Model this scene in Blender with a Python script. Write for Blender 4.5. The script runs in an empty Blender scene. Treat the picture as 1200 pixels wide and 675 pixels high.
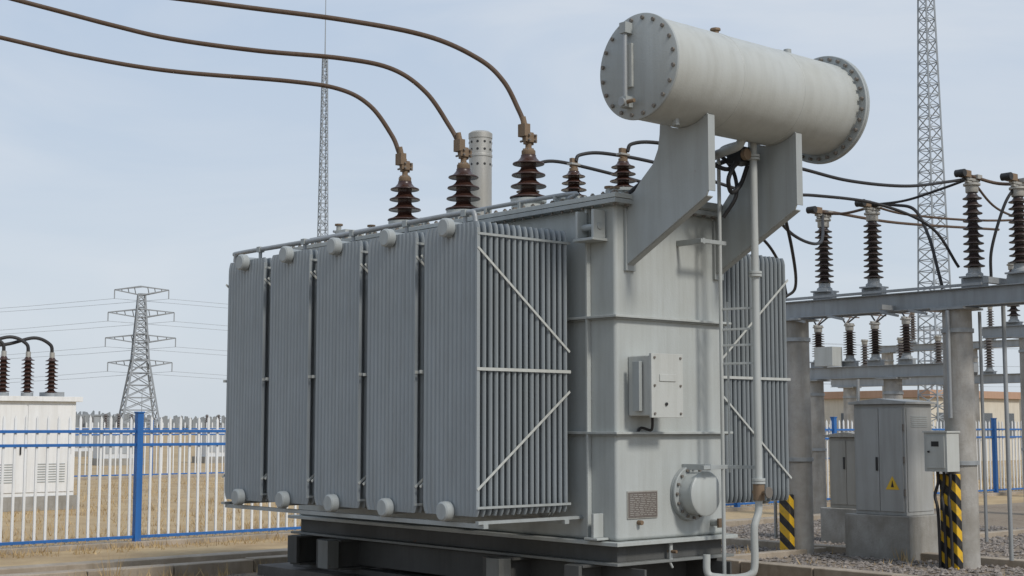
import bpy, math, random, bmesh
from mathutils import Vector, Matrix
random.seed(7)
scene=bpy.context.scene
COL=scene.collection
R=math.radians
ROT=R(41.1)
# ------------------------------------------------------------------ materials
def newmat(name):
    m=bpy.data.materials.new(name); m.use_nodes=True
    nt=m.node_tree; b=nt.nodes['Principled BSDF']
    return m,nt,b
def L(nt,a,b): nt.links.new(a,b)
def noise(nt,vec,scale,detail=5,rough=.55,dist=0):
    n=nt.nodes.new('ShaderNodeTexNoise'); n.inputs['Scale'].default_value=scale
    n.inputs['Detail'].default_value=detail; n.inputs['Roughness'].default_value=rough
    n.inputs['Distortion'].default_value=dist
    if vec: L(nt,vec,n.inputs['Vector'])
    return n.outputs['Fac']
def ramp(nt,fac,p0,p1,c0=(0,0,0,1),c1=(1,1,1,1)):
    r=nt.nodes.new('ShaderNodeValToRGB'); L(nt,fac,r.inputs['Fac'])
    r.color_ramp.elements[0].position=p0; r.color_ramp.elements[1].position=p1
    r.color_ramp.elements[0].color=c0; r.color_ramp.elements[1].color=c1
    return r.outputs['Color']
def mix(nt,fac,a,b,mode='MIX'):
    n=nt.nodes.new('ShaderNodeMix'); n.data_type='RGBA'; n.blend_type=mode
    for s,v in ((n.inputs[0],fac),(n.inputs[6],a),(n.inputs[7],b)):
        if isinstance(v,(int,float)): s.default_value=v
        elif isinstance(v,tuple): s.default_value=v
        else: L(nt,v,s)
    return n.outputs[2]
def mapping(nt,scale):
    tc=nt.nodes.new('ShaderNodeTexCoord'); mp=nt.nodes.new('ShaderNodeMapping')
    mp.inputs['Scale'].default_value=scale
    L(nt,tc.outputs['Object'],mp.inputs['Vector']); return mp.outputs['Vector']
def c4(c): return (c[0],c[1],c[2],1)
def g3(v): return (v,v,v,1)
def paint(name,col,rough=.5,metal=0.,streak=.35,rust=0.,bump=.06,sc=1.):
    m,nt,b=newmat(name)
    v1=mapping(nt,(5*sc,5*sc,.45*sc)); v2=mapping(nt,(sc,sc,sc)); v3=mapping(nt,(22*sc,22*sc,.8*sc))
    s=noise(nt,v1,2.2,6,.6)
    d=noise(nt,v2,1.3,6,.6)
    f=noise(nt,v2,60,3,.6)
    dark=(col[0]*.60,col[1]*.58,col[2]*.54,1)
    base=mix(nt,ramp(nt,s,.42,.74,g3(0),g3(streak)),c4(col),dark)
    base=mix(nt,ramp(nt,d,.38,.70,g3(0),g3(streak)),base,(col[0]*.82,col[1]*.78,col[2]*.71,1))
    if rust>0:
        rs=noise(nt,v3,1.1,4,.6); brk=noise(nt,v2,2.1,4,.6)
        fm=mix(nt,ramp(nt,brk,.46,.66),(0,0,0,1),ramp(nt,rs,.54,.74,g3(0),g3(.12+.38*rust)))
        base=mix(nt,fm,base,(col[0]*.52,col[1]*.44,col[2]*.34,1))
        ch=noise(nt,v2,26,7,.75)
        base=mix(nt,ramp(nt,ch,.68,.73,g3(0),g3(.40)),base,(col[0]*.45,col[1]*.38,col[2]*.32,1))
        r=noise(nt,v2,9,9,.72); r2=noise(nt,v1,4,6,.7)
        base=mix(nt,ramp(nt,r,.735-rust*.14,.78-rust*.12),base,(.15,.075,.035,1))
        base=mix(nt,ramp(nt,r2,.71-rust*.1,.86,g3(0),g3(.6)),base,(.24,.17,.11,1))
    L(nt,base,b.inputs['Base Color'])
    L(nt,ramp(nt,d,.3,.7,g3(rough-.08),g3(min(1,rough+.2))),b.inputs['Roughness'])
    b.inputs['Metallic'].default_value=metal
    bp=nt.nodes.new('ShaderNodeBump'); bp.inputs['Strength'].default_value=bump*2; bp.inputs['Distance'].default_value=.01
    w=noise(nt,v2,5,2)
    mx=nt.nodes.new('ShaderNodeMath'); mx.operation='ADD'; L(nt,f,mx.inputs[0])
    m2=nt.nodes.new('ShaderNodeMath'); m2.operation='MULTIPLY'; m2.inputs[1].default_value=1.5; L(nt,w,m2.inputs[0]); L(nt,m2.outputs[0],mx.inputs[1])
    L(nt,mx.outputs[0],bp.inputs['Height']); L(nt,bp.outputs['Normal'],b.inputs['Normal'])
    return m
TANK=paint('tank_grey_paint',(.415,.44,.43),.44,0,.38,.35,.08)
RAD=paint('radiator_grey_paint',(.275,.305,.322),.44,0,.35,.12)
BRK=paint('bracket_grey_paint',(.34,.365,.365),.48,0,.4,.4)
CONS=paint('conservator_grey_paint',(.43,.445,.425),.40,0,.32,.15,.06)
PIPE=paint('pipe_grey_paint',(.41,.43,.42),.45,0,.45,.5)
BOXP=paint('box_light_paint',(.47,.485,.465),.42,0,.4,.4)
GALV=paint('galvanised_steel',(.34,.36,.375),.5,.35,.5,.4)
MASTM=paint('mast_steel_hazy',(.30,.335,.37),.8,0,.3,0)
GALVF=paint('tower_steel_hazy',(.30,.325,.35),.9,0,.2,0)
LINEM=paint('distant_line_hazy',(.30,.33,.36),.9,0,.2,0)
ALU=paint('weathered_aluminium',(.42,.41,.38),.5,.4,.5,.5)
DARK=paint('base_dark_steel',(.085,.087,.085),.65,0,.6,.6)
BLOCK=paint('skid_block_paint',(.20,.21,.205),.55,0,.5,.6)
BOLT=paint('bolt_steel',(.20,.18,.16),.55,.3,.5,.9)
CLAMP=paint('oxidised_clamp',(.22,.155,.10),.65,.2,.6,.9)
PORC=paint('brown_porcelain',(.052,.024,.017),.25,0,.4,0,.04)
PORCG=paint('dark_porcelain',(.045,.032,.029),.30,0,.45,0,.04)
WIRE=paint('weathered_cable',(.105,.068,.045),.7,0,.6,0,.2,3)
RUB=paint('black_rubber',(.024,.023,.024),.6,0,.4,0)
BLUE=paint('blue_paint',(.025,.14,.42),.45,0,.5,.25)
WHITE=paint('white_paint',(.76,.77,.77),.5,0,.35,.1)
CREAM=paint('cream_wall',(.58,.54,.46),.8,0,.4,0)
ORNG=paint('orange_fascia',(.42,.27,.19),.8,0,.3,0)
GLASS=paint('dark_window',(.10,.115,.13),.2,0,.2,0,0)
PLATE=paint('nameplate_metal',(.20,.175,.16),.35,.4,.6,.3,.1,6)
YEL=paint('yellow_sign',(.75,.48,.04),.5)
BLK=paint('black_paint',(.02,.02,.02),.5)
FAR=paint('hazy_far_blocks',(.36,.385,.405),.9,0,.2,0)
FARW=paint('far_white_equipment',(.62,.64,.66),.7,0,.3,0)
FARP=paint('far_porcelain_hazy',(.13,.115,.11),.6,0,.3,0)  # paler than near porcelain: distance haze painted into the colour
def concrete(name,col):
    m,nt,b=newmat(name)
    v=mapping(nt,(1,1,1)); vs=mapping(nt,(4,4,.6))
    n1=noise(nt,v,2.5,8,.65); n2=noise(nt,v,40,6,.7); n3=noise(nt,vs,2,6,.6)
    c=mix(nt,ramp(nt,n1,.35,.7),(col[0]*.62,col[1]*.6,col[2]*.56,1),c4(col))
    c=mix(nt,ramp(nt,n2,.45,.75,g3(0),g3(.55)),c,(col[0]*.5,col[1]*.48,col[2]*.45,1))
    c=mix(nt,ramp(nt,n3,.52,.75,g3(0),g3(.6)),c,(col[0]*.5,col[1]*.46,col[2]*.4,1))
    L(nt,c,b.inputs['Base Color']); b.inputs['Roughness'].default_value=.92
    bp=nt.nodes.new('ShaderNodeBump'); bp.inputs['Strength'].default_value=.5; bp.inputs['Distance'].default_value=.01
    L(nt,n2,bp.inputs['Height']); L(nt,bp.outputs['Normal'],b.inputs['Normal'])
    return m
CONC=concrete('concrete_weathered',(.38,.37,.345))
CONCP=concrete('concrete_column',(.45,.435,.41))
CONCB=concrete('concrete_kerb',(.45,.385,.31))
CONCD=concrete('concrete_dark_foundation',(.13,.12,.11))  # plain concrete, darker than the columns and kerbs
def groundmat(name,cols,sc,bump=.5):
    m,nt,b=newmat(name); v=mapping(nt,(1,1,1))
    n1=noise(nt,v,sc,8,.7); n2=noise(nt,v,sc*.06,5,.6); n3=noise(nt,v,sc*6,5,.7)
    c=mix(nt,ramp(nt,n1,.35,.65),c4(cols[0]),c4(cols[1]))
    c=mix(nt,ramp(nt,n2,.42,.62),c,mix(nt,ramp(nt,n3,.3,.7),c4(cols[2]),c4(cols[1])))
    L(nt,c,b.inputs['Base Color']); b.inputs['Roughness'].default_value=.95
    bp=nt.nodes.new('ShaderNodeBump'); bp.inputs['Strength'].default_value=bump; bp.inputs['Distance'].default_value=.05
    L(nt,n3,bp.inputs['Height']); L(nt,bp.outputs['Normal'],b.inputs['Normal'])
    return m
GROUND=groundmat('dry_field',((.30,.205,.11),(.48,.36,.20),(.36,.275,.17)),.9)
YARD=groundmat('yard_earth',((.16,.12,.085),(.31,.25,.185),(.23,.185,.14)),7)
def simple(name,cols,sc,rough=.9):
    m,nt,b=newmat(name); v=mapping(nt,(1,1,1))
    L(nt,ramp(nt,noise(nt,v,sc,3,.6),.3,.7,c4(cols[0]),c4(cols[1])),b.inputs['Base Color'])
    b.inputs['Roughness'].default_value=rough; return m
STRAW=simple('dry_straw',((.28,.19,.09),(.56,.42,.23)),2.3)
STONE=simple('gravel_stone',((.10,.085,.075),(.33,.29,.255)),14)
TREES=simple('distant_trees_hazy',((.235,.25,.26),(.29,.305,.31)),.08)  # aerial haze is put into the tree colour as pale blue-grey
def hazard():
    m,nt,b=newmat('hazard_stripes')
    tc=nt.nodes.new('ShaderNodeTexCoord'); sp=nt.nodes.new('ShaderNodeSeparateXYZ'); L(nt,tc.outputs['Object'],sp.inputs[0])
    def mt(op,a,bb):
        n=nt.nodes.new('ShaderNodeMath'); n.operation=op
        for i,x in enumerate((a,bb)):
            if isinstance(x,(int,float)): n.inputs[i].default_value=x
            elif x is not None: L(nt,x,n.inputs[i])
        return n.outputs[0]
    s=mt('ADD',sp.outputs[0],mt('MULTIPLY',sp.outputs[1],-1)); s=mt('MULTIPLY',s,.8)
    s=mt('ADD',s,sp.outputs[2]); s=mt('MULTIPLY',s,4.2); s=mt('FRACT',s,None); s=mt('GREATER_THAN',s,.5)
    v=mapping(nt,(1,1,1)); d=ramp(nt,noise(nt,v,9,7,.7),.5,.75,g3(0),g3(.7))
    c=mix(nt,s,(.70,.42,.02,1),(.018,.018,.018,1)); c=mix(nt,d,c,(.16,.13,.10,1))
    L(nt,c,b.inputs['Base Color']); b.inputs['Roughness'].default_value=.55; return m
HAZ=hazard()
# ------------------------------------------------------------------ mesh builder
class MB:
    def __init__(s): s.v=[];s.f=[];s.m=[];s.mats=[]
    def mi(s,mat):
        if mat not in s.mats: s.mats.append(mat)
        return s.mats.index(mat)
    def add(s,vs,fs,mat):
        o=len(s.v); k=s.mi(mat); s.v+=[tuple(p) for p in vs]
        for f in fs: s.f.append([i+o for i in f]); s.m.append(k)
    def box(s,x0,x1,y0,y1,z0,z1,mat):
        s.add([(x0,y0,z0),(x1,y0,z0),(x1,y1,z0),(x0,y1,z0),(x0,y0,z1),(x1,y0,z1),(x1,y1,z1),(x0,y1,z1)],
          [(0,3,2,1),(4,5,6,7),(0,1,5,4),(1,2,6,5),(2,3,7,6),(3,0,4,7)],mat)
    def cyl(s,p0,p1,r0,mat,r1=None,n=20):
        p0=Vector(p0);p1=Vector(p1); r1=r0 if r1 is None else r1
        d=(p1-p0).normalized(); a=d.orthogonal().normalized()
        if abs(d.z)<.99: a=d.cross(Vector((0,0,1))).normalized()
        b=d.cross(a); vs=[]
        for p,r in ((p0,r0),(p1,r1)):
            for i in range(n):
                t=2*math.pi*i/n; vs.append(p+(a*math.cos(t)+b*math.sin(t))*r)
        fs=[(i,(i+1)%n,n+(i+1)%n,n+i) for i in range(n)]
        fs+=[tuple(range(n-1,-1,-1)),tuple(range(n,2*n))]
        s.add(vs,fs,mat)
    def rev(s,prof,mat,o=(0,0,0),axis=(0,0,1),n=28):
        o=Vector(o);d=Vector(axis).normalized(); a=d.orthogonal().normalized(); b=d.cross(a); vs=[]
        for r,z in prof:
            for i in range(n):
                t=2*math.pi*i/n; vs.append(o+d*z+(a*math.cos(t)+b*math.sin(t))*r)
        k=len(prof); fs=[]
        for j in range(k-1):
            for i in range(n): fs.append((j*n+i,j*n+(i+1)%n,(j+1)*n+(i+1)%n,(j+1)*n+i))
        fs+=[tuple(range(n-1,-1,-1)),tuple(range((k-1)*n,k*n))]
        s.add(vs,fs,mat)
    def tube(s,pts,r,mat,n=10,sub=8):
        pts=[Vector(p) for p in pts]
        if sub>1 and len(pts)>2:
            q=[2*pts[0]-pts[1]]+pts+[2*pts[-1]-pts[-2]]; out=[]
            for i in range(1,len(q)-2):
                for k in range(sub):
                    t=k/sub; a,b,c,d=q[i-1:i+3]
                    out.append(.5*((2*b)+(c-a)*t+(2*a-5*b+4*c-d)*t*t+(3*b-a-3*c+d)*t**3))
            out.append(pts[-1]); pts=out
        vs=[]; up=None
        for i,p in enumerate(pts):
            t=(pts[min(i+1,len(pts)-1)]-pts[max(i-1,0)]).normalized()
            if up is None: up=t.orthogonal().normalized()
            up=(up-t*up.dot(t)).normalized(); b=t.cross(up)
            for k in range(n):
                w=2*math.pi*k/n; vs.append(p+(up*math.cos(w)+b*math.sin(w))*r)
        N=len(pts); fs=[]
        for j in range(N-1):
            for k in range(n): fs.append((j*n+k,j*n+(k+1)%n,(j+1)*n+(k+1)%n,(j+1)*n+k))
        fs+=[tuple(range(n-1,-1,-1)),tuple(range((N-1)*n,N*n))]
        s.add(vs,fs,mat)
    def bar(s,p,q,w,mat,h=None):
        p=Vector(p);q=Vector(q);d=(q-p).normalized(); h=w if h is None else h
        ref=Vector((0,0,1)) if abs(d.z)<.9 else Vector((1,0,0))
        a=d.cross(ref).normalized()*w/2; b=a.cross(d).normalized()*h/2
        s.add([p-a-b,p+a-b,p+a+b,p-a+b,q-a-b,q+a-b,q+a+b,q-a+b],
          [(0,3,2,1),(4,5,6,7),(0,1,5,4),(1,2,6,5),(2,3,7,6),(3,0,4,7)],mat)
    def prism(s,poly,x0,x1,mat):
        n=len(poly); vs=[(x0,y,z) for y,z in poly]+[(x1,y,z) for y,z in poly]
        s.add(vs,[(i,(i+1)%n,n+(i+1)%n,n+i) for i in range(n)]+[tuple(range(n-1,-1,-1)),tuple(range(n,2*n))],mat)
    def bolts(s,c,axis,rad,n,br,h,mat,ph=0.):
        c=Vector(c);d=Vector(axis).normalized();a=d.orthogonal().normalized();b=d.cross(a)
        for i in range(n):
            t=2*math.pi*(i+ph)/n; p=c+(a*math.cos(t)+b*math.sin(t))*rad
            s.cyl(p-d*.01,p+d*h,br,mat,n=6)
    def obj(s,name,parent=None,bevel=0.,seg=2,fix=True):
        me=bpy.data.meshes.new(name); me.from_pydata(s.v,[],s.f)
        for m in s.mats: me.materials.append(m)
        me.polygons.foreach_set('material_index',s.m)
        if fix:
            bm=bmesh.new(); bm.from_mesh(me); bmesh.ops.recalc_face_normals(bm,faces=bm.faces); bm.to_mesh(me); bm.free()
        me.polygons.foreach_set('use_smooth',[True]*len(me.polygons))
        me.set_sharp_from_angle(angle=R(38)); me.update()
        ob=bpy.data.objects.new(name,me); COL.objects.link(ob)
        if parent: ob.parent=parent
        if bevel:
            md=ob.modifiers.new('b','BEVEL'); md.width=bevel; md.segments=seg; md.limit_method='ANGLE'; md.angle_limit=R(50); md.harden_normals=True
        return ob
def empty(name,loc=(0,0,0),rot=0):
    e=bpy.data.objects.new(name,None); COL.objects.link(e); e.location=loc; e.rotation_euler=(0,0,rot); e.empty_display_size=.3; return e
def shedprof(z0,z1,rc,rd,n,rtop=None):
    pr=[(rc*1.02,z0)]; p=(z1-z0)/n
    for i in range(n):
        r=rd+((rtop or rd)-rd)*i/max(1,n-1); z=z0+i*p
        pr+=[(rc,z+p*.10),(rc*1.05,z+p*.22),(r*.80,z+p*.22),(r*.97,z+p*.14),(r,z+p*.20),(r*.97,z+p*.29),(r*.7,z+p*.44),(rc*1.15,z+p*.68),(rc,z+p*.86)]
    pr.append((rc,z1)); return pr
# ================================================================== POWER TRANSFORMER
T=empty('power_transformer',(.882,12.1,0),ROT)
W=1.386; LEN=4.92
t=MB(); t.box(0,W,0,LEN,.69,3.56,TANK); t.obj('tank_body',T,.035,4)
t=MB()
for z in (2.575,1.585):
    t.box(-.055,W+.055,-.055,LEN+.055,z,z+.022,TANK)
    t.box(-.03,W+.03,-.03,LEN+.03,z-.012,z-.0005,BRK)
t.box(-.10,W+.10,-.10,LEN+.10,3.545,3.585,BRK); t.box(-.10,W+.10,-.10,LEN+.10,3.589,3.63,TANK)
t.box(-.075,W+.075,-.075,LEN+.075,.655,.688,TANK)
t.obj('tank_flanges',T,.004)
t=MB()
n=13
for i in range(n):
    x=-.05+(W+.1)*i/(n-1); t.cyl((x,-.065,3.525),(x,-.065,3.655),.013,BOLT,n=6); t.cyl((x,-.065,3.63),(x,-.065,3.645),.022,BOLT,n=6); t.cyl((x,-.065,3.53),(x,-.065,3.544),.022,BOLT,n=6)
for i in range(40):
    y=-.05+(LEN+.1)*i/39; t.cyl((-.065,y,3.525),(-.065,y,3.655),.013,BOLT,n=6); t.cyl((-.065,y,3.63),(-.065,y,3.645),.022,BOLT,n=6)
t.obj('lid_bolts',T)
t=MB()
t.box(-.05,-.002,.30,.325,.69,3.54,TANK)
t.box(-.16,-.02,.10,.13,3.26,3.50,TANK); t.box(-.16,-.02,.30,.326,3.26,3.50,TANK)
t.cyl((-.09,.09,3.36),(-.09,.34,3.36),.03,BRK)
t.box(-.18,-.002,.09,.34,3.235,3.259,TANK)
t.box(W+.002,W+.16,.10,.13,3.26,3.50,TANK)
t.box(-.12,-.002,.16,.19,.72,.92,TANK); t.box(-.14,-.002,.10,.26,.70,.72,TANK)
t.obj('lifting_lugs',T,.004)
# base
t=MB()
t.box(.03,W-.03,.03,LEN-.03,.515,.654,DARK)
t.box(-.05,W+.05,-.05,LEN+.05,.49,.514,BLOCK)
for b in (.35,1.25,3.95,4.7):
    t.box(-.16,W+.16,b-.10,b+.10,.465,.488,DARK); t.box(-.16,W+.16,b-.012,b+.012,.20,.464,DARK); t.box(-.16,W+.16,b-.10,b+.10,.178,.20,DARK)
for b in (1.25,3.95):
    t.box(-.30,-.162,b-.08,b+.10,.20,.485,BLOCK); t.box(-.24,-.162,b+.102,b+.22,.20,.485,DARK)
for b in (.35,4.7):
    t.box(-.20,-.162,b-.09,b+.09,.20,.485,DARK)
for b in (.35,1.25): t.box(W+.162,W+.25,b-.1,b+.16,.24,.485,DARK)
for a in (.15,W-.15):
    t.box(a-.07,a+.07,-.25,LEN+.2,.12,.177,DARK)
    t.box(a-.012,a+.012,-.18,LEN+.1,.21,.464,DARK)
t.box(.2,W-.2,.4,4.6,.205,.45,DARK)
t.obj('base_skid',T,.004)
t=MB()
for a in (.15,W-.15): t.box(a-.28,a+.28,-.6,LEN+.6,-.02,.119,CONCD)
t.obj('foundation_plinth',T,.01)
# ---- radiators
def radiator_mesh():
    t=MB(); D=1.015; NP=16; Wd=.74; yo=-.02; z0,z1=.925,3.345; nf=13; ns=nf*5
    zs=[(z0,.93,.3),(z0+.03,.975,.6),(z0+.07,1,.8),(z0+.13,1,1),(z1-.13,1,1),(z1-.07,1,.8),(z1-.03,.975,.6),(z1,.93,.3)]
    rnd=random.Random(4)
    for k in range(NP):
        xc=.02+(D-.04)*k/(NP-1)+rnd.uniform(-.003,.003); vs=[]; tz=rnd.uniform(-.004,.004); ty=rnd.uniform(-.003,.003)
        for (z,wf,th) in zs:
            ring=[]
            for side in (1,-1):
                rng=range(ns+1) if side==1 else range(ns,-1,-1)
                for i in rng:
                    u=i/ns; y=yo+Wd/2+(u-.5)*Wd*wf+ty
                    h=.004+.013*th*abs(math.sin(math.pi*nf*u))**.6
                    if i in (0,ns): h=.003
                    ring.append((xc+side*-h,y,z+tz))
            vs+=ring
        m=2*(ns+1); fs=[]
        for j in range(len(zs)-1):
            for i in range(m): fs.append((j*m+i,j*m+(i+1)%m,(j+1)*m+(i+1)%m,(j+1)*m+i))
        for j in (0,len(zs)-1):
            for i in range(ns): fs.append((j*m+i,j*m+i+1,j*m+m-2-i,j*m+m-1-i))
        t.add(vs,fs,RAD)
    c=.35
    for z in (3.315,.955):
        t.cyl((-.05,c,z),(1.19,c,z),.058,RAD,n=24)
        t.rev([(.066,0),(.080,.012),(.082,.03),(.082,.075),(.066,.085)],BRK,(-.085,c,z),(1,0,0))
        t.rev([(.10,0),(.10,.02)],BRK,(1.05,c,z),(1,0,0)); t.rev([(.10,0),(.10,.02)],BRK,(1.09,c,z),(1,0,0))
    for y in (-.032,.732):
        t.bar((-.01,y,3.12),(1.02,y,2.29),.006,BOXP,.020)
        t.bar((-.02,y,2.12),(1.03,y,2.12),.008,BOXP,.026)
        t.bar((1.02,y,1.95),(-.01,y,1.14),.006,BOXP,.020)
    for z in (z0+.07,z1-.11): t.bar((-.01,-.028,z),(1.03,-.028,z),.008,BRK,.02)
    t.bar((-.004,-.026,z0+.06),(-.004,-.026,z1-.06),.006,RAD,.03)
    return t
t=radiator_mesh(); r0=t.obj('radiator_1',T)
r0.location=(-1.165,.45,0)
for i in range(1,5):
    o=bpy.data.objects.new('radiator_%d'%(i+1),r0.data); COL.objects.link(o); o.parent=T; o.location=(-1.165+random.uniform(-.006,.006),.45+.83*i,random.uniform(-.006,.006)); o.rotation_euler=(0,0,R(random.uniform(-.3,.3)))
for i in range(5):
    o=bpy.data.objects.new('radiator_%d'%(i+6),r0.data); COL.objects.link(o); o.parent=T; o.location=(2.87,.45+.83*i+.7,0); o.rotation_euler=(0,0,math.pi)
t=MB()
for i in range(5):
    for z in (3.315,.955): t.cyl((W,.8+.83*i,z),(1.9,.8+.83*i,z),.058,RAD)
t.bar((-1.10,.40,.845),(-1.10,4.52,.845),.05,BRK,.035); t.bar((-.2,.40,.845),(-.2,4.52,.845),.05,BRK,.035)
t.bar((-1.17,.43,.875),(.0,.43,.875),.04,BRK,.025); t.bar((-1.17,4.5,.875),(.0,4.5,.875),.04,BRK,.025)
t.tube([(-1.0,4.62,3.37),(-1.0,4.60,3.44),(-1.0,4.50,3.46),(-1.0,3,3.455),(-1.0,1.2,3.465),(-1.0,.75,3.46),(-1.0,.68,3.44),(-1.0,.66,3.37)],.023,GALV)
for i in range(5): t.cyl((-1.0,.8+.83*i,3.34),(-1.0,.8+.83*i,3.46),.018,GALV); t.box(-1.03,-.97,.77+.83*i,.83+.83*i,3.43,3.485,BRK)
t.obj('radiator_manifolds',T,.003)
# ---- conservator brackets
cz,cy,cr=4.54,-.70,.42
def gusset(x):
    arc=[]
    for k in range(9):
        yy=-.427-.523*k/8; arc.append((yy,cz-math.sqrt(max(.01,(cr+.004)**2-(yy-cy)**2))))
    poly=[(-.005,3.02),(-.03,3.50),(-.11,3.64),(-.20,3.74),(-.34,3.86),(-.40,3.98),(-.42,4.10)]+arc+[(-.95,3.56),(-.93,3.52)]
    t=MB(); t.prism(poly,x-.008,x+.008,BRK)
    return t
for x in (.12,1.27):
    t=gusset(x)
    t.bar((x+.04,-.005,3.02),(x+.04,-.93,3.52),.07,BRK,.010); t.box(x-.008,x+.075,-.958,-.948,3.56,4.19,BRK)
    t.box(x-.02,x+.10,-.03,-.002,2.98,3.52,BRK)
    t.obj('conservator_bracket',T,.002)
t=MB()
t.box(.13,1.26,-.12,-.105,3.60,3.66,BRK)
t.obj('bracket_tie',T,.002)
# ---- conservator
t=MB()
x0,x1=-.43,1.98
t.rev([(cr-.01,0),(cr,.004),(cr,.8),(cr+.004,.803),(cr+.004,.812),(cr,.815),(cr,1.6),(cr+.004,1.603),(cr+.004,1.612),(cr,1.615),(cr,x1-x0)],CONS,(x0+.02,cy,cz),(1,0,0),72)
t.rev([(cr+.008,0),(cr+.014,.004),(cr+.014,.022),(cr+.008,.026)],BRK,(x0-.008,cy,cz),(1,0,0),72)
t.rev([(.49,0),(.495,.004),(.495,.028)],BRK,(x1-.01,cy,cz),(1,0,0),72)
t.rev([(.495,.0),(.495,.026),(.49,.03)],BRK,(x1+.022,cy,cz),(1,0,0),72)
t.bolts((x0-.008,cy,cz),(-1,0,0),.395,20,.017,.018,BOLT)
t.bolts((x1-.01,cy,cz),(-1,0,0),.458,30,.016,.03,BOLT); t.bolts((x1+.05,cy,cz),(1,0,0),.458,30,.016,.03,BOLT)
gx=x0-.06; gy=cy+.09
t.cyl((gx,gy,cz-.25),(gx,gy,cz+.30),.019,GALV); t.box(x0-.09,x0,gy-.035,gy+.035,cz+.28,cz+.37,BRK); t.box(x0-.09,x0,gy-.035,gy+.035,cz-.33,cz-.24,BRK)
t.box(x0-.03,x0-.005,gy-.045,gy+.045,cz-.16,cz+.2,CONS)
t.cyl((x0-.07,gy-.03,cz-.29),(x0-.07,gy-.11,cz-.29),.016,CLAMP)
t.cyl((x0-.02,gy,cz-.29),(x0-.11,gy,cz-.29),.035,GALV)
t.cyl((.52,cy,cz+cr-.01),(.52,cy,cz+cr+.05),.03,CLAMP,n=8); t.cyl((.52,cy,cz+cr+.05),(.52,cy,cz+cr+.07),.045,CLAMP,n=8)
t.cyl((1.5,cy,cz+cr-.01),(1.5,cy,cz+cr+.06),.035,BRK)
t.cyl((-.1,cy-.1,cz-cr-.03),(-.1,cy-.1,cz-cr+.05),.03,BRK,n=8)
t.obj('conservator_tank',T,.002)
# ---- HV bushings
for i,b in enumerate((1.38,2.35,3.32)):
    t=MB(); o=(.24,b,0)
    t.rev([(.20,3.62),(.20,3.66),(.15,3.67),(.14,3.74),(.17,3.745),(.17,3.775),(.11,3.78)],TANK,o)
    t.bolts((.24,b,3.66),(0,0,1),.178,10,.012,.02,BOLT)
    t.rev(shedprof(3.77,4.20,.072,.180,4,.152),PORC,o,n=40)
    t.rev([(.06,4.19),(.066,4.20),(.066,4.24),(.045,4.26),(.03,4.27),(.03,4.40)],CLAMP,o)
    t.bolts((.24,b,4.24),(0,0,1),.05,6,.010,.02,BOLT)
    t.box(.19,.29,b-.02,b+.02,4.30,4.42,CLAMP); t.box(.17,.31,b-.045,b-.022,4.32,4.40,CLAMP); t.box(.20,.28,b+.022,b+.045,4.33,4.45,CLAMP)
    t.box(.15,.22,b-.05,b+.05,4.37,4.49,CLAMP); t.cyl((.21,b,4.38),(.17,b,4.56),.036,CLAMP,.026,12)
    for dx in (-.04,.04):
        for dz in (4.335,4.385): t.cyl((.24+dx,b-.07,dz),(.24+dx,b+.07,dz),.011,BOLT,n=6)
    t.obj('hv_bushing_%d'%(i+1),T,.002)
# ---- LV bushings
for i,b in enumerate((.88,1.56,2.24)):
    t=MB(); o=(1.0,b,0)
    t.rev([(.14,3.62),(.14,3.86),(.17,3.862),(.17,3.89),(.12,3.895)],TANK,o)
    t.bolts((1.0,b,3.86),(0,0,1),.15,8,.010,.04,BOLT)
    t.rev(shedprof(3.89,4.16,.055,.135,4,.115),PORC,o,n=32)
    t.rev([(.045,4.15),(.045,4.19),(.02,4.20),(.02,4.27)],CLAMP,o)
    t.box(.96,1.04,b-.02,b+.02,4.20,4.29,CLAMP); t.box(.94,1.06,b-.035,b+.035,4.22,4.24,ALU)
    t.obj('lv_bushing_%d'%(i+1),T,.002)
# ---- silver riser
t=MB(); o=(1.0,3.0,0)
t.rev([(.15,3.62),(.15,3.66),(.122,3.67),(.122,4.50),(.128,4.505),(.128,4.53),(.122,4.535),(.122,4.70),(.128,4.705),(.128,4.76),(.10,4.78)],ALU,o,n=40)
for k in range(10):
    a=k*math.pi/5
    for z in (4.58,4.66,4.42): t.cyl((1+.118*math.cos(a),3+.118*math.sin(a),z),(1+.1255*math.cos(a),3+.1255*math.sin(a),z),.014,BLK,n=10)
t.obj('vent_riser',T,.002)
# ---- relay and lid fittings
t=MB()
t.tube([(.92,.55,3.62),(.92,.55,3.80),(.92,.50,3.86),(.92,.3,3.90),(.92,-.30,4.03),(.92,-.55,4.07),(.92,-.62,4.10),(.92,-.64,4.16)],.04,PIPE)
t.box(.85,.99,-.05,.13,3.86,4.05,BLK); t.rev([(.08,0),(.08,.02)],PIPE,(.92,.14,3.95),(0,1,-.2)); t.rev([(.08,0),(.08,.02)],PIPE,(.92,-.08,3.98),(0,1,-.2))
t.cyl((.92,.04,4.04),(.92,.04,4.12),.04,BLK)
t.tube([(.60,.1,3.63),(.60,.0,3.8),(.65,-.2,3.95),(.8,-.3,3.98),(.95,-.45,3.9),(1.1,-.5,4.02)],.02,RUB)
t.tube([(.95,-.1,4.02),(1.05,-.2,4.1),(1.12,-.35,3.95),(1.1,-.42,3.7),(1.06,-.3,3.5)],.018,RUB)
t.tube([(.85,0,3.95),(.75,-.1,3.85),(.60,-.15,3.85),(.45,-.1,3.9),(.30,.0,3.75),(.2,.1,3.63)],.018,RUB)
t.tube([(.99,.0,3.98),(1.12,-.15,4.0),(1.2,-.3,4.04),(1.3,-.42,3.98)],.022,RUB)
t.tube([(.55,-.45,4.13),(.50,-.42,4.05),(.52,-.35,3.92),(.60,-.25,3.86),(.72,-.2,3.9),(.85,-.05,3.96)],.016,RUB)
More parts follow.
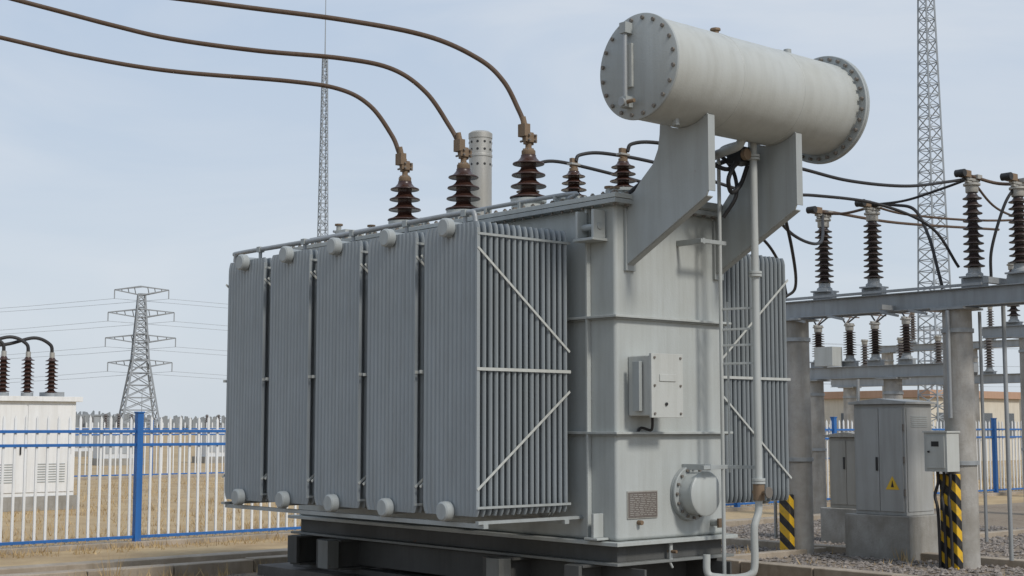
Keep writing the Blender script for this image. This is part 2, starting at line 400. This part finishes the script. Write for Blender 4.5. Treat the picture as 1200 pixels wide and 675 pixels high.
t.tube([(1.0,-.5,3.96),(.9,-.5,3.80),(1.0,-.45,3.70),(1.12,-.45,3.78),(1.16,-.5,3.95)],.020,RUB)
t.box(1.0,1.2,-.56,-.40,3.96,4.10,BLK); t.box(.74,.86,-.38,-.24,3.98,4.10,BLK); t.cyl((1.02,-.58,4.02),(1.02,-.62,4.02),.05,CLAMP)
for a,b,h in ((.35,.35,.14),(.55,.62,.2),(.2,.75,.12),(.6,1.9,.15),(.3,4.0,.18),(.15,4.4,.22),(.7,3.6,.25)):
    t.cyl((a,b,3.62),(a,b,3.62+h),.028,PIPE); t.cyl((a,b,3.62+h),(a,b,3.64+h),.045,CLAMP,n=8); t.cyl((a-.07,b,3.64+h*.6),(a+.07,b,3.64+h*.6),.014,GALV)
t.tube([(-.02,.55,3.66),(-.02,.6,3.70),(-.02,2.5,3.70),(-.02,4.7,3.70)],.02,GALV)
for k in range(9): t.box(-.05,.02,.7+k*.48,.73+k*.48,3.628,3.70,BRK)
t.rev([(.07,0),(.07,.10),(.03,.11),(.03,.2)],GALV,(.25,4.55,3.62)); t.box(.1,.35,4.2,4.4,3.62,3.78,BOXP)
t.box(.30,.62,.10,.16,3.63,3.70,BOXP); t.box(.45,.75,.9,1.1,3.63,3.74,BOXP)
t.obj('lid_fittings',T,.002)
# ---- oil pipes at the end
t=MB()
pa,pb=1.12,-.60
t.cyl((pa,pb,4.18),(pa,pb,1.16),.033,PIPE)
for z in (3.98,1.16,2.95): t.cyl((pa,pb,z),(pa,pb,z+.022),.058,PIPE); t.cyl((pa,pb,z+.026),(pa,pb,z+.048),.058,PIPE)
t.cyl((pa,pb,1.02),(pa,pb,1.16),.050,CLAMP,n=12); t.cyl((pa-.0,pb-.1,1.09),(pa,pb+.06,1.09),.02,CLAMP); t.cyl((pa,pb-.1,1.09),(pa,pb-.115,1.09),.05,BOLT,n=10)
t.tube([(pa,pb,1.03),(pa-.01,pb,.92),(pa-.05,pb,.84),(pa-.07,pb,.76),(pa-.07,pb,.48),(pa-.10,pb+.02,.40),(pa-.18,pb+.1,.37),(pa-.27,pb+.22,.37),(pa-.33,pb+.3,.40),(pa-.33,pb+.31,.56)],.033,PIPE)
qa,qb=1.03,-.28
t.cyl((qa,qb,4.0),(qa,qb,.36),.017,PIPE)
t.tube([(qa,qb,3.98),(qa,qb,4.06),(qa,qb-.06,4.12),(qa,qb-.3,4.14)],.017,PIPE)
t.cyl((qa+.09,qb,2.75),(qa+.09,qb,1.25),.010,PIPE)
for z in (3.27,1.30):
    t.bar((.78 if z>2 else .82,-.002,z),(.80 if z>2 else .86,-.30,z),.03,BRK,.05); t.bar((.76,-.28,z),(1.10,-.28,z),.035,BRK,.035)
t.bar((1.08,-.28,1.30),(1.14,-.62,1.30),.02,BRK,.03)
for z in (2.68,2.36,2.50,2.20): t.bar((qa,qb,z),(pa,pb,z),.014,PIPE,.02)
t.obj('oil_pipes',T,.002)
t=MB()
t.box(.14,.50,-.26,-.002,1.74,2.25,BOXP)
t.obj('terminal_box_body',T,.012,3)
t=MB()
t.box(.125,.515,-.290,-.262,1.725,2.265,BOXP)
for a in (.16,.48):
    for z in (1.76,1.995,2.23): t.cyl((a,-.287,z),(a,-.302,z),.012,BOLT,n=6)
t.box(.22,.42,-.298,-.291,2.03,2.09,BOXP); t.cyl((.30,-.29,1.84),(.30,-.305,1.84),.014,BLK)
t.box(.09,.128,-.18,-.10,1.78,2.2,BRK)
t.tube([(.30,-.13,1.74),(.30,-.13,1.66),(.33,-.08,1.62),(.28,-.02,1.64),(.24,-.015,1.60)],.012,RUB)
t.obj('terminal_box_cover',T,.004)
t=MB(); c=(.891,0,1.07)
t.rev([(.235,0),(.24,.004),(.24,.024)],BRK,c,(0,-1,0),48); t.rev([(.24,0),(.24,.022),(.235,.026)],BRK,(c[0],-.028,c[2]),(0,-1,0),48)
t.rev([(.185,0),(.185,.13),(.195,.135),(.195,.155),(.18,.165)],TANK,(c[0],-.05,c[2]),(0,-1,0),48)
t.bolts((c[0],-.052,c[2]),(0,-1,0),.213,16,.014,.022,BOLT)
t.obj('manhole',T,.002)
t=MB()
t.box(.114,.484,-.010,-.002,.874,1.106,ALU); t.box(.124,.474,-.014,-.0105,.884,1.096,PLATE)
for k in range(12):
    x=.14
    while x<.45:
        w=random.uniform(.02,.07); t.box(x,min(x+w,.46),-.0155,-.0145,.902+k*.0155,.907+k*.0155,ALU); x+=w+.014
t.obj('nameplate',T)
t=MB()
t.cyl((.62,-.03,.66),(.62,-.03,.50),.018,PIPE); t.cyl((.62,-.10,.58),(.62,.0,.58),.014,CLAMP); t.cyl((.60,-.03,.50),(.64,-.03,.44),.012,PIPE)
t.cyl((.25,-.002,.84),(.25,-.05,.84),.02,CLAMP)
t.cyl((1.2,-.002,.80),(1.2,-.09,.80),.03,PIPE); t.box(1.16,1.24,-.11,-.09,.76,.84,CLAMP)
t.obj('drain_valves',T,.002)
# ================================================================== CONDUCTORS
def wires(name,lst,r,mat=WIRE):
    for pts in lst:
        t=MB(); t.tube(pts,r,mat,10,10); t.obj(name)
wires('overhead_conductor',[
 [(.145,13.28,4.40),(.115,13.29,4.50),(.065,13.3,4.63),(-.08,13.3,4.91),(-.32,13.3,5.13),(-.81,13.3,5.35),(-1.62,13.3,5.51),(-2.83,13.3,5.67),(-4.86,13.3,5.96),(-10,13.3,6.9),(-18,13.2,8.6)],
 [(-.50,14.0,4.40),(-.54,14.02,4.48),(-.62,14.05,4.63),(-.86,14.05,4.98),(-1.2,14.05,5.22),(-1.71,14.05,5.33),(-2.57,14.05,5.41),(-3.42,14.05,5.53),(-4.02,14.05,5.67),(-4.88,14.05,5.9),(-9,14.05,7.0),(-17,14,9)],
 [(-1.12,14.75,4.40),(-1.18,14.76,4.50),(-1.26,14.76,4.69),(-1.485,14.76,5.0),(-1.8,14.76,5.18),(-2.34,14.76,5.27),(-3.6,14.76,5.38),(-4.5,14.76,5.53),(-5.4,14.76,5.74),(-9,14.76,6.6),(-17,14.8,8.8)]],.024)
wires('cable_run',[
 [(1.10,13.42,4.26),(1.15,13.45,4.34),(1.4,13.6,4.38),(2.0,14,4.36),(2.9,14.6,4.33),(3.6,15.1,4.27),(4.4,15.8,4.33),(5.1,16.5,4.50),(5.47,16.81,4.60)],
 [(.63,13.92,4.26),(.68,13.95,4.33),(.95,14.1,4.37),(1.6,14.5,4.32),(2.6,15.2,4.15),(3.4,15.9,4.24),(4.3,16.6,4.25),(5.0,16.9,4.02),(5.35,17.0,3.55)],
 [(.17,14.44,4.26),(.25,14.5,4.34),(.6,14.7,4.38),(1.8,15.5,4.2),(2.8,16.6,3.95),(3.3,17.6,3.7),(3.55,18.4,3.35)],
 [(2.65,14.2,4.15),(3.0,15.2,3.55),(3.35,16.8,3.3),(3.5,18.2,3.3)],
 [(2.55,14.4,3.95),(3.1,15.6,3.75),(3.7,17.0,3.85),(4.05,18.44,4.40)]],.018,RUB)
# ================================================================== GANTRIES
def insul(t,x,y,z0,z1,r=.125,pm=PORCG):
    t.box(x-.13,x+.13,y-.13,y+.13,z0-.02,z0,GALV)
    t.rev([(.10,z0),(.10,z0+.03),(.075,z0+.05),(.075,z0+.1)],GALV,(x,y,0))
    t.rev(shedprof(z0+.1,z1-.1,.055,r,10,r*.9),pm,(x,y,0),n=24)
    t.rev([(.07,z1-.1),(.075,z1-.09),(.075,z1-.02),(.10,z1-.015),(.10,z1+.01)],ALU,(x,y,0))
    t.bolts((x,y,z1),(0,0,1),.07,4,.012,.03,BOLT)
def gantry(name,loc,y0,y1,cols,zb,ins,rc=.17,pm=PORCG):
    g=empty(name,loc,ROT)
    t=MB()
    for k,y in enumerate(cols):
        t.rev([(rc*1.08,0),(rc*1.05,zb*.5),(rc,zb-.03)],CONCP,(0,y,0),n=32)
    t.obj('concrete_columns',g)
    t=MB()
    for y in cols:
        t.box(-.22,.22,y-.22,y+.22,zb-.03,zb-.005,GALV)
        t.rev([(rc+.02,zb-.30),(rc+.02,zb-.25)],GALV,(0,y,0)); t.rev([(rc+.03,1.2),(rc+.03,1.25)],GALV,(0,y,0))
    for x in (-.17,.11):
        t.box(x,x+.06,y0,y1,zb,zb+.012,GALV); t.box(x,x+.06,y0,y1,zb+.208,zb+.22,GALV); t.box(x+(.048 if x<0 else 0),x+(.06 if x<0 else .012),y0,y1,zb+.012,zb+.208,GALV)
    n=int((y1-y0)/.55)
    for i in range(n+1):
        y=y0+(y1-y0)*i/n; t.box(-.109,.109,y-.03,y+.03,zb+.05,zb+.2,GALV)
    t.obj('steel_beam',g,.002)
    for i,(y,z0,z1,x) in enumerate(ins):
        t=MB(); insul(t,x,y,z0,z1,pm=pm)
        t.box(x-.05,x+.05,y-.15,y+.15,zb+.2,z0-.02,GALV); t.box(min(x,0)-.02,max(x,0)+.02,y-.03,y+.03,zb+.222,z0-.02,GALV)
        t.box(x-.12,x+.12,y-.02,y+.02,z1+.012,z1+.04,ALU)
        t.obj('post_insulator_%d'%(i+1),g,.002)
    return g
G=gantry('substation_gantry',(5.31,17.0,0),-1.5,2.6,(0,2.388),3.06,[(1.91,3.40,4.33,0),(1.158,3.40,4.33,0),(-.25,3.42,4.52,0),(-.84,3.42,4.40,0)])
t=MB()
for y,z,x in ((1.91,4.33,0),(1.158,4.33,0),(-.25,4.52,0),(-.84,4.40,0)):
    t.box(x-.14,x+.14,y-.03,y+.03,z+.042,z+.07,ALU); t.box(x-.20,x-.08,y-.05,y+.05,z+.072,z+.15,CLAMP); t.cyl((x-.27,y,z+.11),(x-.05,y,z+.11),.03,BOLT)
    t.box(x+.04,x+.14,y-.06,y+.06,z+.072,z+.12,ALU); t.cyl((x-.24,y-.06,z+.11),(x-.24,y+.06,z+.11),.045,BLK,n=10)
t.tube([(-.1,1.91,4.44),(.3,1.95,4.46),(2.0,2.1,4.5),(5,2.3,4.7)],.02,WIRE)
t.tube([(0,1.158,4.44),(.12,.9,4.42),(.1,.6,4.32),(0,.35,3.95),(-.05,.2,3.5),(-.05,.15,3.3)],.02,RUB)
t.tube([(0,1.91,4.42),(.0,1.6,4.38),(0,1.3,4.40),(0,1.158,4.43)],.018,WIRE)
t.tube([(0,-.25,4.62),(.3,-.4,4.55),(.25,-.7,4.5),(.0,-.84,4.49)],.02,WIRE)
t.tube([(0,1.158,4.43),(.5,.9,4.33),(1.6,.3,4.30),(3.5,-.6,4.5)],.015,WIRE)
t.tube([(0,-.25,4.58),(1.5,.3,4.45),(4,1.2,4.6)],.015,WIRE)
t.tube([(0,-.25,4.6),(-.1,.1,4.5),(-.1,.6,4.42),(0,1.158,4.44)],.016,RUB)
t.tube([(0,-.84,4.46),(-.15,-.75,4.2),(-.2,-.6,3.7),(-.15,-.55,3.35)],.018,RUB)
t.cyl((-.20,-.0,3.02),(-.20,0,1.75),.025,GALV); t.cyl((-.22,2.6,3.02),(-.22,2.6,.2),.022,GALV)
t.cyl((.25,-.15,3.02),(.25,-.15,.3),.02,GALV); t.cyl((.27,-.45,3.2),(.27,-.45,.1),.025,GALV)
t.bar((-.4,.8,3.1),(.5,.8,3.1),.06,GALV,.06); t.bar((-.35,-.6,3.33),(.8,-.6,3.33),.07,GALV,.07)
t.bar((-.17,-.45,3.31),(-.17,2.6,3.31),.05,GALV,.03)
t.bar((0,-1.0,3.17),(3.5,-1.0,3.17),.10,GALV,.18)
for y in (.3,.7,1.5,2.1): t.bar((-.17,y,3.0),(-.17,y+.25,3.06),.03,GALV,.03)
t.obj('terminals_and_conduits',G)
t=MB()
t.box(-.31,-.20,-.11,.11,0.0,1.10,HAZ); t.obj('hazard_guard_1',G,.01)
t=MB(); t.box(-.30,-.20,2.31,2.48,0.0,.78,HAZ); t.obj('hazard_guard_2',G,.01)
t=MB()
t.box(-.46,-.20,-.10,.20,1.13,1.58,BOXP); t.box(-.475,-.19,-.115,.215,1.58,1.60,BOXP); t.box(-.47,-.461,-.07,.17,1.17,1.54,BOXP)
t.cyl((-.47,.13,1.36),(-.49,.13,1.36),.012,BLK); t.box(-.4715,-.4705,0,.1,1.42,1.48,BLK)
for k,y in enumerate((-.05,.03,.11)):
    t.tube([(-.33,y,1.13),(-.33,y,1.0),(-.30-.02*k,y+.04,.85),(-.36,y,.72),(-.34,y,.5),(-.33,y,.02)],.018,RUB)
t.obj('junction_box',G,.004)
g2=gantry('substation_gantry',(7.17,25,0),-1.0,3.4,(.6,2.3),2.52,[(.3,2.85,3.55,0),(.95,2.85,3.5,0),(1.5,2.85,3.5,0),(2.2,2.85,3.5,0),(2.9,2.85,3.5,0)],.16)
t=MB()
for k in range(4):
    y=.3+.65*k; t.tube([(0,y,3.56),(.1,y+.2,3.72),(.1,y+.4,3.7),(0,y+.62,3.52)],.015,RUB)
for k in range(5): t.tube([(0,.3+.65*k,3.52),(.8,.5+.65*k,3.8),(3,.8+.65*k,3.9)],.012,WIRE)
t.cyl((-.2,1.2,2.5),(-.2,1.2,.1),.03,GALV); t.box(-.4,-.1,1.6,2.0,2.75,3.1,BOXP); t.obj('jumpers',g2)
gantry('substation_gantry',(10.2,26.6,0),-1.5,1.5,(0.6,-1.0),3.35,[(.9,3.65,4.75,0),(.25,3.65,4.75,0),(-.5,3.65,4.75,0)],.18)
gantry('substation_gantry',(8.9,21.5,0),-2.5,.6,(-.3,-2.2),2.9,[(.2,3.2,4.2,0),(-.7,3.2,4.2,0)],.17)
gantry('substation_gantry',(11.6,35,0),-3,4.5,(-2,1,4),2.7,[(y,3.0,3.9,0) for y in (-2.3,-1.2,-.1,1.3,2.4,3.5)],.17,FARP)
gantry('substation_gantry',(15.5,44,0),-3,5,(-2,1.5,4.6),4.1,[(y,4.4,5.4,0) for y in (-2,-.6,.8,2.2,3.6)],.19,FARP)
# ================================================================== CABINETS
def cabinet(name,loc,dx,dy,z0,z1,plinth,col,sign=True):
    c=empty(name,loc,ROT)
    t=MB(); t.box(-.08,dx+.08,-.08,dy+.12,-.02,plinth,CONC); t.obj('plinth',c,.012)
    t=MB(); t.box(0,dx,0,dy,plinth,z1,col); t.obj('body',c,.008)
    t=MB(); t.prism([(-.05,z1+.001),(dy+.05,z1+.001),(dy+.05,z1+.03),(dy*.5,z1+.075),(-.05,z1+.03)],-.05,dx+.05,col); t.obj('roof',c,.004)
    t=MB(); t.box(-.014,-.001,.03,dy*.5-.004,plinth+.05,z1-.05,col); t.box(-.014,-.001,dy*.5+.004,dy-.03,plinth+.05,z1-.05,col)
    t.box(-.03,-.0145,dy*.5+.02,dy*.5+.045,plinth+.55,plinth+.72,BLK)
    t.box(.03,dx-.03,-.010,-.001,plinth+.05,z1-.05,col)
    for k in range(6): t.box(.12,dx-.12,-.016,-.0105,z1-.16-k*.025,z1-.15-k*.025,BRK)
    for k in range(3): t.cyl((-.012,.015,plinth+.25+k*.4),(-.012,.015,plinth+.33+k*.4),.012,BOLT)
    if sign:
        yc=dy*.25; zc=plinth+.32
        t.add([(-.0165,yc-.1,zc),(-.0165,yc+.1,zc),(-.0165,yc,zc+.17)],[(0,1,2)],YEL)
        t.add([(-.018,yc-.022,zc+.03),(-.018,yc+.022,zc+.03),(-.018,yc,zc+.12)],[(0,1,2)],BLK)
    t.obj('doors',c,.002)
    return c
CABP=paint('cabinet_grey',(.37,.375,.365),.55,0,.5,.35)
cabinet('electrical_cabinet',(4.87,17.8,0),.6,.75,0,1.93,.55,CABP)
cabinet('electrical_cabinet',(4.95,20.2,0),.5,.6,0,1.50,.5,paint('cabinet_tan',(.34,.325,.29),.6,0,.5,.4),False)
bx=empty('box_transformer',(-8.75,29.0,0),ROT)
t=MB(); t.box(-4.2,0,0,2.2,.0,.28,CONC); t.box(-4.15,-.05,.05,2.15,.28,2.15,WHITE); t.box(-4.25,.05,-.05,2.25,2.152,2.25,WHITE)
for k in range(4):
    x=-4.1+k*1.02; t.box(x,x+.98,.030,.049,.36,2.08,WHITE)
    for j in range(8): t.box(x+.2,x+.78,.022,.0295,.55+j*.05,.57+j*.05,BRK)
    t.box(x+.86,x+.89,.005,.0295,1.1,1.3,BLK)
t.box(-.049,-.03,.2,2.0,.36,2.08,WHITE)
t.obj('enclosure',bx,.006)
t=MB()
for k,x in enumerate((-.35,-.85,-1.35,-2.0,-2.5)):
    t.rev([(.12,2.25),(.12,2.33)],GALV,(x,.6,0)); t.rev(shedprof(2.33,3.05,.06,.13,9),PORC,(x,.6,0),n=20); t.rev([(.05,3.05),(.05,3.16)],ALU,(x,.6,0))
    t.tube([(x,.6,3.12),(x-.05,.6,3.32),(x-.35,.7,3.45),(x-.9,.8,3.3),(x-1.6,.9,3.25)],.035,RUB)
t.box(-.3,-.02,.7,1.3,2.25,2.36,GALV)
t.obj('bushings',bx)
# ================================================================== FENCE
def fence(name,loc,s0,s1,post0,sp,bh=1.8,pick=.15,zt=(1.585,1.40,.13)):
    F=empty(name,loc,ROT)
    t=MB(); t.box(s0,s1,-.12,.12,-.02,.07,CONCB); t.obj('kerb_base',F,.01)
    t=MB(); s=s0
    while s<s1:
        h=bh+random.uniform(-.010,.010); w=.016; tl=random.uniform(-.008,.008)
        t.add([(s-w,-.012,.09),(s+w,-.012,.09),(s+w,.012,.09),(s-w,.012,.09),(s-w+tl,-.012,h-.05),(s+w+tl,-.012,h-.05),(s+w+tl,.012,h-.05),(s-w+tl,.012,h-.05),(s+tl,0,h)],
         [(0,1,5,4),(1,2,6,5),(2,3,7,6),(3,0,4,7),(4,5,8),(5,6,8),(6,7,8),(7,4,8)],WHITE); s+=pick
    t.obj('pickets',F)
    t=MB()
    for z in zt: t.box(s0,s1,-.035,-.013,z-.02,z+.02,BLUE)
    p=post0
    while p>s0: p-=sp
    p+=sp
    while p<s1: t.box(p-.045,p+.045,-.085,.01,0,1.84,BLUE); t.box(p-.055,p+.055,-.095,.02,1.84,1.86,BLUE); p+=sp
    t.obj('rails_and_posts',F,.003)
fence('metal_fence',(-5.23,20.07,0),-16,36,0,3.2)
fence('metal_fence',(-14,44,0),-22,45,0,3.2,1.8,.2)
# ================================================================== KERBS, GROUND
def loc2w(a,b): return (.882+.754*a-.657*b, 12.1+.657*a+.754*b)
t=MB()
g=empty('oil_pit_kerb',(.882,12.1,0),ROT)
x=-9
while x<4.1:
    x2=min(x+.99,4.1); dz=random.uniform(-.006,.006); t.box(x+.005,x2,5.80+dz,6.02+dz,-.05,.15+dz,CONCB); x+=1
y=-9
while y<5.75:
    dz=random.uniform(-.006,.006); t.box(3.95+dz,4.15+dz,y+.005,min(y+.99,5.79),-.05,.15+dz,CONCB); y+=1
t.box(-9.2,-9.0,-3,5.797,-.05,.15,CONCB)
t.obj('kerb_stones',g,.012)
t=MB(); t.box(-9,14,7.15,7.45,-.05,.09,CONCB); t.box(6.9,7.1,-8,7.147,-.05,.10,CONCB); t.box(4.18,14,3.0,3.15,-.05,.08,CONCB)
k=empty('drain_kerb',(.882,12.1,0),ROT); t.obj('kerb_line',k,.01)
t=MB(); t.add([(-3000,-200,0),(3000,-200,0),(3000,4000,0),(-3000,4000,0)],[(0,1,2,3)],GROUND); t.obj('ground')
t=MB(); t.add([(-24,-14,.004),(34,-14,.004),(34,7.85,.004),(-24,7.85,.004)],[(0,1,2,3)],YARD)
o=t.obj('gravel_yard'); o.location=(.882,12.1,0); o.rotation_euler=(0,0,ROT)
t=MB(); random.seed(3)
def stone(x,y,s):
    z=s*.35; ax=[s*random.uniform(.7,1.3) for _ in range(6)]; th=random.uniform(0,3)
    c,sn=math.cos(th),math.sin(th)
    t.add([(x+c*ax[0],y+sn*ax[0],z),(x-sn*ax[1],y+c*ax[1],z),(x-c*ax[2],y-sn*ax[2],z),(x+sn*ax[3],y-c*ax[3],z),(x,y,z+ax[4]*.6),(x,y,0)],
      [(0,1,4),(1,2,4),(2,3,4),(3,0,4),(1,0,5),(2,1,5),(3,2,5),(0,3,5)],STONE)
for i in range(14000):
    a=random.uniform(4.2,13); b=random.uniform(-3.5,7.1)
    x,y=loc2w(a,b)
    if not(.12<x/y<.40): continue
    stone(x,y,random.uniform(.018,.045))
for i in range(2500):
    a=random.uniform(-8.8,3.9); b=random.uniform(4.9,5.78) if i%2 else random.uniform(6.05,7.1)
    x,y=loc2w(a,b); stone(x,y,random.uniform(.008,.026))
ob=t.obj('gravel',fix=False); ob.data.polygons.foreach_set('use_smooth',[False]*len(ob.data.polygons))
t=MB(); random.seed(11)
def tuft(x,y,n,h,sp):
    for _ in range(n):
        px=x+random.gauss(0,sp); py=y+random.gauss(0,sp); th=random.uniform(0,6.28); hh=h*random.uniform(.5,1.2)
        lx=random.gauss(0,.35)*hh; ly=random.gauss(0,.35)*hh; w=.006+.004*random.random()
        t.add([(px-w*math.cos(th),py-w*math.sin(th),0),(px+w*math.cos(th),py+w*math.sin(th),0),(px+lx,py+ly,hh)],[(0,1,2)],STRAW)
for i in range(5600):
    s=random.uniform(-14,34); d=random.random()**1.6*22+.2
    x=-5.23+.754*s-.657*d; y=20.07+.657*s+.754*d
    if abs(x/y)>.42: continue
    tuft(x,y,6,random.uniform(.06,.17),.12)
for i in range(700):
    s=random.uniform(-12,10); d=-random.random()**2*.7-.1
    tuft(-5.23+.754*s-.657*d,20.07+.657*s+.754*d,5,random.uniform(.04,.14),.06)
for i in range(110):
    a=random.uniform(-8,4); tuft(*loc2w(a,5.74-random.random()**2*.5),7,random.uniform(.06,.2),.05)
for i in range(3): tuft(*loc2w(-1.9+.04*i,5.5),6,.34,.02)
for i in range(60):
    tuft(*loc2w(random.uniform(4.2,7),random.uniform(-3,7)),7,random.uniform(.06,.2),.05)
t.obj('dry_grass',fix=False)
# ================================================================== TOWERS
def lattice(t,x,y,z0,z1,w0,w1,n,leg,br,mat,rot=.3):
    c,s=math.cos(rot),math.sin(rot)
    def P(i,w,z):
        sx,sy=((-1,-1),(1,-1),(1,1),(-1,1))[i%4]; a=sx*w/2;b=sy*w/2
        return (x+a*c-b*s,y+a*s+b*c,z)
    zs=[z0+(z1-z0)*k/n for k in range(n+1)]
    ws=[w0+(w1-w0)*k/n for k in range(n+1)]
    for k in range(n):
        for i in range(4):
            t.bar(P(i,ws[k],zs[k]),P(i,ws[k+1],zs[k+1]),leg,mat)
            if k%2 or n<14: t.bar(P(i,ws[k],zs[k]),P(i+1,ws[k+1],zs[k+1]),br,mat)
            if not k%2 or n<14: t.bar(P(i+1,ws[k],zs[k]),P(i,ws[k+1],zs[k+1]),br,mat)
            t.bar(P(i,ws[k+1],zs[k+1]),P(i+1,ws[k+1],zs[k+1]),br,mat)
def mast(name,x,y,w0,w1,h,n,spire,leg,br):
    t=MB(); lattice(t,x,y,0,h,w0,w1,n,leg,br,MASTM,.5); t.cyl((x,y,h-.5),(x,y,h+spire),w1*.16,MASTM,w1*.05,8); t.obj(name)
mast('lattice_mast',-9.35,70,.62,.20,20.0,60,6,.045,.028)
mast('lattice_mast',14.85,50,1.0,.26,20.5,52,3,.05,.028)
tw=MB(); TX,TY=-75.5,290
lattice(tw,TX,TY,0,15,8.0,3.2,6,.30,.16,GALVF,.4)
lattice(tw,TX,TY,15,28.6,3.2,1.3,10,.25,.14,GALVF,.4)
tips=[]
for z,l in ((29.6,5.4),(25.0,6.6),(19.8,7.0),(14.8,6.4)):
    for sgn in (-1,1):
        tip=(TX+sgn*l,TY+sgn*.5,z-.2); tips.append(tip)
        for dy in (-.8,.8):
            tw.bar((TX,TY+dy,z-1.3),tip,.20,GALVF); tw.bar((TX,TY+dy,z+.5),tip,.20,GALVF)
        for k in (1,2,3):
            f=k/4; xx=TX+sgn*l*f
            tw.bar((xx,TY+.8*(1-f),z-1.3*(1-f)-.2*f),(xx,TY-.8*(1-f),z+.5*(1-f)-.2*f),.14,GALVF)
        tw.bar(tip,(tip[0],tip[1],tip[2]-1.8),.18,GALVF)
tw.obj('transmission_tower')
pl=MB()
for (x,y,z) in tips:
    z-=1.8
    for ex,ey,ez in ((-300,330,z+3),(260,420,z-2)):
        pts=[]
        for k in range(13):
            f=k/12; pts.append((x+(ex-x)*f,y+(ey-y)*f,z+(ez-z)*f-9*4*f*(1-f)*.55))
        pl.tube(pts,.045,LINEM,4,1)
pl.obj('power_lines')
# ================================================================== BUILDINGS / DISTANCE
def building(loc,dx,dy,h,wall,band,nwin):
    e=empty('low_building',loc,ROT)
    t=MB(); t.box(0,dx,0,dy,0,h,wall); t.box(-.2,dx+.2,-.2,dy+.2,h+.002,h+.35,band); t.obj('walls_and_fascia',e,.01)
    t=MB()
    for i in range(nwin):
        y=dy*(i+.3)/nwin; t.box(-.04,-.003,y,y+dy/nwin*.4,1.1,h-.7,GLASS)
        t.box(-.07,-.041,y+dy/nwin*.19,y+dy/nwin*.21,1.1,h-.7,WHITE)
    for i in range(4):
        x=dx*(i+.3)/4; t.box(x,x+dx*.1,-.04,-.003,1.1,h-.7,GLASS)
    t.obj('windows',e)
building((19.2,66,0),8,9,3.0,CREAM,ORNG,5)
building((33,85,0),14,10,3.4,CREAM,WHITE,4)
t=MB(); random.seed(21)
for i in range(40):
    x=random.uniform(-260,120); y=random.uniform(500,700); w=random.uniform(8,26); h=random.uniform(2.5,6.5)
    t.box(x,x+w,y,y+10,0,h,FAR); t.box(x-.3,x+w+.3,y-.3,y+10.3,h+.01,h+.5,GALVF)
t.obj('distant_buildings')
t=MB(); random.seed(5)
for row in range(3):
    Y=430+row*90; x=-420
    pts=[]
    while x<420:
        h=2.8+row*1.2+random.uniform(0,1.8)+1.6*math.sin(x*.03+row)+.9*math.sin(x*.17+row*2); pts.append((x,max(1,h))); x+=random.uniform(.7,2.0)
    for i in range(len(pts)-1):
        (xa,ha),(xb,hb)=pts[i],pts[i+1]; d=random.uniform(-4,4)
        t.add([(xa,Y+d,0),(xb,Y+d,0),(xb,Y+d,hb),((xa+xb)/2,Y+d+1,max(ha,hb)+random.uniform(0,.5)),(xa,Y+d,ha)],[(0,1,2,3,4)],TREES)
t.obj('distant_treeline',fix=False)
t=MB()
for x,y,h in ((-33,210,7),(-62,240,8),(26,90,8),(33,110,9),(22,75,7)):
    t.cyl((x,y,0),(x,y,h),.09,GALVF,.05,8); t.bar((x-.6,y,h-.3),(x+.6,y,h-.3),.10,GALVF)
t.obj('utility_poles')
def equip(x,y):
    e=empty('distant_switchgear',(x,y,0),ROT); t=MB()
    t.box(-1,1,-.6,.6,0,.3,CONC); t.box(-.9,.9,-.5,.5,.3,1.5,FARW); t.box(-1,1,-.6,.6,1.5,1.6,FARW)
    for a in (-.6,0,.6): t.rev(shedprof(1.6,2.2,.05,.11,6),FARP,(a,0,0),n=10); t.box(a-.2,a+.2,-.52,-.505,.5,1.3,FAR)
    t.obj('enclosure',e)
for x,y in ((-17,62),(-13.5,66),(-24,80),(-11,84)): equip(x,y)
# ================================================================== LIGHT, SKY, CAMERA
el=R(42); az=R(140)
sd=Vector((math.sin(az)*math.cos(el),math.cos(az)*math.cos(el),math.sin(el)))
sun=bpy.data.lights.new('Sun','SUN'); sun.energy=2.3; sun.angle=R(9); sun.color=(1,.955,.89)
so=bpy.data.objects.new('Sun',sun); COL.objects.link(so); so.rotation_euler=(-sd).to_track_quat('-Z','Y').to_euler()
w=bpy.data.worlds.new('World'); scene.world=w; w.use_nodes=True; nt=w.node_tree
bg=nt.nodes['Background']; bg.inputs['Strength'].default_value=.1
sky=nt.nodes.new('ShaderNodeTexSky'); sky.sky_type='NISHITA'; sky.sun_disc=False; sky.sun_elevation=el; sky.sun_rotation=az
sky.dust_density=2.5; sky.air_density=1.0
tc=nt.nodes.new('ShaderNodeTexCoord'); mp=nt.nodes.new('ShaderNodeMapping'); mp.inputs['Scale'].default_value=(1.0,1.0,3.4); mp.inputs['Rotation'].default_value=(.12,.22,0)
L(nt,tc.outputs['Generated'],mp.inputs['Vector'])
n1=noise(nt,mp.outputs['Vector'],3.0,7,.52,.6)
sp=nt.nodes.new('ShaderNodeSeparateXYZ'); L(nt,tc.outputs['Generated'],sp.inputs[0])
hor=ramp(nt,sp.outputs[2],0.0,.40,g3(1),g3(0))
haze=mix(nt,hor,(4.7,5.9,7.7,1),(6.7,7.35,8.0,1))
haze=mix(nt,ramp(nt,n1,.40,.66,g3(0),g3(.75)),haze,(7.2,7.7,8.35,1))
cl=mix(nt,.88,sky.outputs['Color'],haze)
L(nt,cl,bg.inputs['Color'])
cam=bpy.data.cameras.new('Camera'); co=bpy.data.objects.new('Camera',cam); COL.objects.link(co)
co.location=(0,0,1.65); co.rotation_euler=(R(90+5.545),0,0); cam.lens=50.22; cam.sensor_width=36; cam.clip_end=8000; cam.clip_start=.1
scene.camera=co
scene.view_settings.view_transform='Standard'; scene.view_settings.look='None'; scene.view_settings.exposure=0
